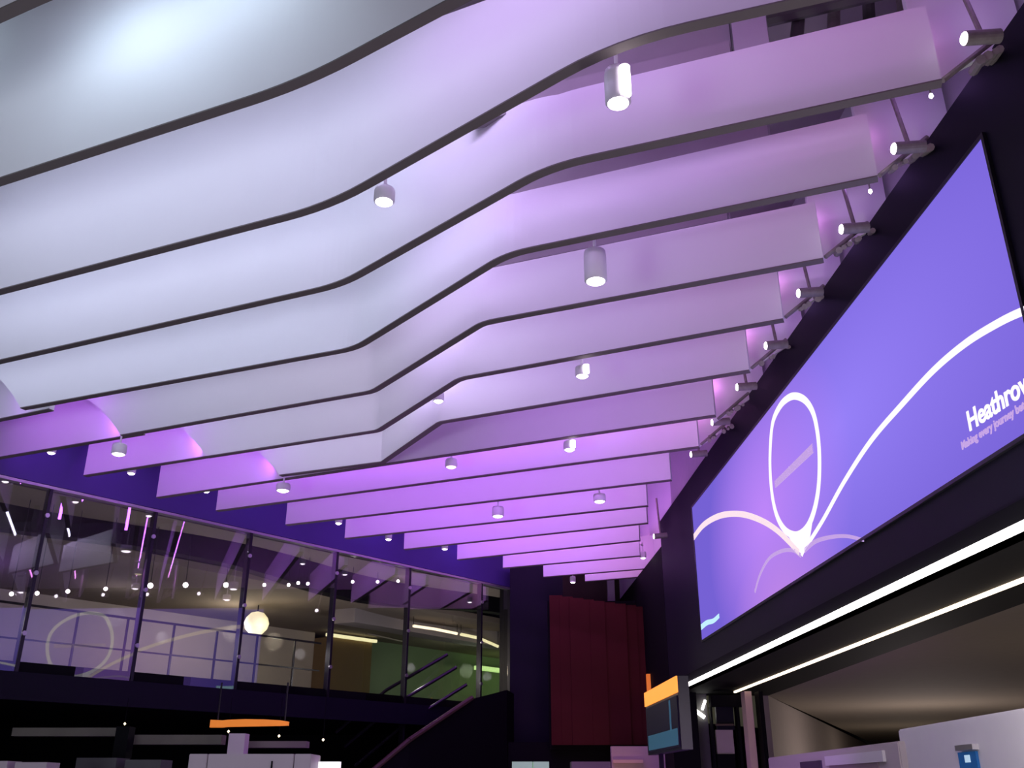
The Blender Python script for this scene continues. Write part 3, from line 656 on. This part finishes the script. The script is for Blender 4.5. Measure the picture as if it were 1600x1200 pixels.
# ------------------------------------------------------------------ hanging monitor near the screen corner
mo = thing('hanging_monitor', 'hanging black monitor with a glowing amber header strip', 'monitor', (0, 0, 0))
A1, B1 = onw(1008, 1083, 2.2), onw(1058, 1056, 2.2); yb, ya = B1.y, A1.y; zt = .5 * (A1.z + B1.z); zl = onw(1082, 1168, 2.2).z
print('monitor', A1, B1, zl)
MB().wbox(2.2, 2.32, yb, ya, zl, zt).build('body', M['frame'], mo)
MB().wbox(2.185, 2.2, yb, ya, zt - .17, zt).build('header', M['amber'], mo)['label'] = 'amber glowing header'
MB().wbox(2.188, 2.2, yb + .05, ya - .05, zl + .03, zt - .2).build('screen', M['black'], mo)
MB().wbox(2.184, 2.188, yb + .1, ya - .15, zl + .05, zl + .22).build('screen_picture', M['teal'], mo)['label'] = 'teal picture at the foot of the screen'
MB().wbox(2.184, 2.188, yb + .42, yb + .5, zl + .2, zt - .22).build('painted_reflection', M['teal'], mo)  # teal strip painted as a reflection on the screen
MB().wbox(2.25, 2.30, ya - .5, ya - .45, 0, zl + .02).build('pole', M['jet'], mo)
a = aty(1014, 1053, 20.5); tag(MB().box(a[0] - .05, a[0] + .12, 20.5, 20.6, a[2] - .4, a[2]).build('sign', M['amberdim']), 'dim amber sign behind the hanging monitor', 'sign')
# tilted little light tubes right of the monitor
for i, (p_, q_, lab) in enumerate([((1078, 1104), (1101, 1121), 'short tilted white light tube right of the monitor'), ((1102, 1094), (1097, 1109), 'smaller upright light tube right of the monitor')]):
    tag(MB().cyl(aty(*p_, 18.86), aty(*q_, 18.86), .035 if i == 0 else .025, n=10).build('light_tube', M['led']), lab, 'light')
def slab(name, m, u0, v0, u1, v1, y, d, label, cat, drop=False, bevel=0):
    a = aty(u0, v0, y); b = aty(u1, v1, y); o = MB().box(min(a[0], b[0]), max(a[0], b[0]), y, y + d, 0 if drop else min(a[2], b[2]), max(a[2], b[2])).build(name, m, bevel=bevel)
    return tag(o, label, cat) if cat else struct(o, label)
slab('wall_niche', M['dim'], 1070, 1075, 1112, 1200, 18.9, .2, 'grey wall below the strip end', None, True)
slab('column', M['cream'], 1163, 1080, 1185, 1200, 17.4, .3, 'cream column between black uprights', 'column', True)
slab('column', M['jet'], 1185, 1080, 1203, 1200, 17.2, .3, 'black column left of the beige bay wall', 'column', True)
dw = thing('framed_window', 'black framed opening with a pale pane, left of the cream column', 'window', aty(1135, 1200, 18.2))
for (u0, v0, u1, v1, m_, n_) in [(1110, 1086, 1163, 1104, 'jet', 'frame'), (1110, 1104, 1120, 1200, 'jet', 'frame'), (1150, 1104, 1163, 1200, 'jet', 'frame'), (1120, 1104, 1150, 1140, 'black', 'upper_pane'), (1120, 1140, 1150, 1178, 'beige', 'lower_pane'), (1120, 1178, 1150, 1200, 'jet', 'sill')]:
    a = aty(u0, v0, 18.2); b = aty(u1, v1, 18.2); dp = .2 if m_ == 'jet' else .1
    MB().box(a[0], b[0], 18.2 + (.2 - dp), 18.4, b[2], a[2]).build(n_, M[m_], dw)
a = aty(1118, 1131, 18.15); b = aty(1146, 1134, 18.15); MB().box(a[0], b[0], 18.12, 18.2, b[2], a[2]).build('light_line', M['stair'], dw)
slab('wall_monitor_back', M['beige'], 955, 1166, 1112, 1200, 19.4, .2, 'taupe low wall under the dark red panel', None, True)

# ------------------------------------------------------------------ kiosks
def kio(name, u0, v0, u1, v1, z, dx, m, label, cat):
    a = atz(u0, v0, z); b = atz(u1, v1, z)
    A = Vector((a[0], a[1], 0)); B = Vector((b[0], b[1], 0)); d = (A - B).normalized(); n = Vector((-d.y, d.x, 0)); n = n if n.x > 0 else -n
    e = thing(name, label, cat, (A.x, A.y, 0)); n = n * dx; B = B + d * .0; up = Vector((0, 0, z))
    MB().quadbox([B, A, A + n, B + n, B + up, A + up, A + n + up, B + n + up]).build('shell', m, e, bevel=.012); return e, A, B, d, -n.normalized()
k1, A, B, d, n = kio('kiosk', 1403, 1140, 1600, 1106, 2.1, 1.2, M['kiosk'], 'tall pale lilac kiosk wall at the lower right corner', 'kiosk')
def onk(A, B, u, v):
    return Vector(onplane((A.x, A.y), (B.x, B.y), u, v))
def kpart(k_, A, B, n, u0, v0, u1, v1, m, name, t=.02, lab=None):
    p = onk(A, B, u0, v0); q = onk(A, B, u1, v1); z0, z1 = min(p.z, q.z), max(p.z, q.z)
    P_ = Vector((p.x, p.y, 0)); Q_ = Vector((q.x, q.y, 0)); N_ = n * t; a, b = Vector((0, 0, z0)), Vector((0, 0, z1))
    o = MB().quadbox([P_ + a, Q_ + a, Q_ + N_ + a, P_ + N_ + a, P_ + b, Q_ + b, Q_ + N_ + b, P_ + N_ + b]).build(name, m, k_)
    if lab: o['label'] = lab
    return o
kpart(k1, A, B, n, 1500, 1176, 1535, 1215, M['blue'], 'blue_sign', .02, 'dark blue sign plate')
kpart(k1, A, B, n, 1511, 1180, 1521, 1191, M['badge'], 'badge', .024, 'small pale badge on the blue plate')
kpart(k1, A, B, n, 1501, 1165, 1530, 1171, M['steel'], 'dispenser_cap', .05, 'grey metal fitting above the blue plate')
k2, A, B, d, n = kio('kiosk', 1200, 1184, 1402, 1158, 1.99, 1.0, M['kiosk2'], 'lower mauve-grey kiosk run left of the tall kiosk', 'kiosk')
kpart(k2, A, B, n, 1252, 1191, 1287, 1215, M['darkscreen'], 'screen', .02, 'dark violet screen')
kpart(k2, A, B, n, 1298, 1194, 1377, 1215, M['mauve'], 'screen', .02, 'wide mauve screen')
kpart(k2, A, B, n, 1292, 1182, 1385, 1190, M['kiosk'], 'hood', .03, 'pale hood bar')
# left foreground kiosk
k3 = thing('kiosk', 'pale mauve boxy kiosk at the bottom, left of the small lit panel', 'kiosk', aty(390, 1200, 10))
for (u0, u1) in ((296, 325), (325.6, 460), (460.6, 487)):
    a = aty(u0, 1178, 10); b = aty(u1, 1178, 10); MB().box(a[0], b[0] - .004, 10, 10.5, 0, a[2]).build('panel', M['kiosk2'], k3, bevel=.006)
a = aty(425, 1189, 9.99); MB().box(a[0] - .006, a[0] + .006, 9.985, 10.0, 1.4, a[2]).build('slot', M['jet'], k3)
slab('lit_panel', M['litbox'], 488, 1190, 530, 1200, 10.4, .1, 'small bright greenish-white lit panel beside the mauve kiosk', 'sign', True)
slab('counter', M['kiosk2'], 0, 1189, 10, 1200, 10.2, .3, 'pale counter block at the lower left corner', 'counter', True)
slab('counter', M['kiosk2'], 24, 1191, 72, 1200, 10.2, .3, 'pale counter block second from the lower left corner', 'counter', True)
slab('crate', M['ltgreen'], 800, 1190, 832, 1200, 15, .4, 'pale green lit box at the bottom centre, left one', 'box', True)
slab('crate', M['ltgreen'], 833, 1190, 858, 1200, 15, .4, 'pale green lit box at the bottom centre, right one', 'box', True)
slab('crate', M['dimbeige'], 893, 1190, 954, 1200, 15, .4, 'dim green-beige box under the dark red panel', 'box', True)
slab('light_bar', M['cream'], 958, 1187, 1005, 1192, 19.3, .1, 'pale curved light bar at the bottom under the red panel', 'light')
# amber overhead sign on the left
sg = thing('amber_sign', 'long dim amber overhead sign below the mezzanine', 'sign', aty(390, 1127, 13))
mbs = MB(); Ps = []; zb_ = []; zt_ = []
for u, vt, vb in ((331, 1125, 1137), (350, 1126, 1137), (358, 1125, 1136), (385, 1124, 1135.5), (415, 1124.5, 1135), (440, 1126, 1134.5), (452, 1128, 1134)):
    a = aty(u, vt, 13); Ps.append((a[0], 13.0)); zt_.append(a[2]); zb_.append(aty(u, vb, 13)[2])
mbs.ribbon(Ps, .06, zb_, zt_).build('band', M['amberdim'], sg)
for u in (340, 445): a = aty(u, 1126, 13.03); MB().cyl((a[0], 13.03, a[2]), (a[0], 13.03, 2.85), .012, n=8).build('hanger', M['frame'], sg)
# under the mezzanine
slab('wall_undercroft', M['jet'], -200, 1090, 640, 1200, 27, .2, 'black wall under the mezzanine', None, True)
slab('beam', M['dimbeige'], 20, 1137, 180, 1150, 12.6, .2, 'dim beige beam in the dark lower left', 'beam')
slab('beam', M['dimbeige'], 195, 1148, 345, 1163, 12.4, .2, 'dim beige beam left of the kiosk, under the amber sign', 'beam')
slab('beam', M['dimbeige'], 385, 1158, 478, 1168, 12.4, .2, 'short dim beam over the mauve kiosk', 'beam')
slab('column', M['jet'], 182, 1135, 193, 1200, 12.1, .2, 'thin black column in the dark lower left', 'column', True)
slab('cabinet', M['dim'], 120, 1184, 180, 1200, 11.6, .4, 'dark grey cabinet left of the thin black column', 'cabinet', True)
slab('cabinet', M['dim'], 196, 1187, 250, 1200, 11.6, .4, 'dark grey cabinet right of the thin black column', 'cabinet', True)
slab('display_stand', M['kiosk2'], 358, 1146, 380, 1179, 12.0, .2, 'small grey display stand behind the mauve kiosk', 'stand', True)
for u, v, lab in ((195, 1131, 'tiny yellow lamp above the thin black column'), (357, 1143, 'tiny amber lamp under the left end of the amber sign'), (436, 1150, 'tiny amber lamp under the right end of the amber sign'), (505, 1156, 'tiny yellow lamp left of the staircase')):
    p = aty(u, v, 15.5); e = thing('pendant_lamp', lab, 'lamp', (p[0], p[1], 2.85)); MB().lathe(p, [(.001, -.022), (.022, 0), (.001, .026)], 10).build('bulb', M['warm'], e); MB().cyl(p, (p[0], p[1], 2.86), .005, n=6).build('wire', M['jet'], e)
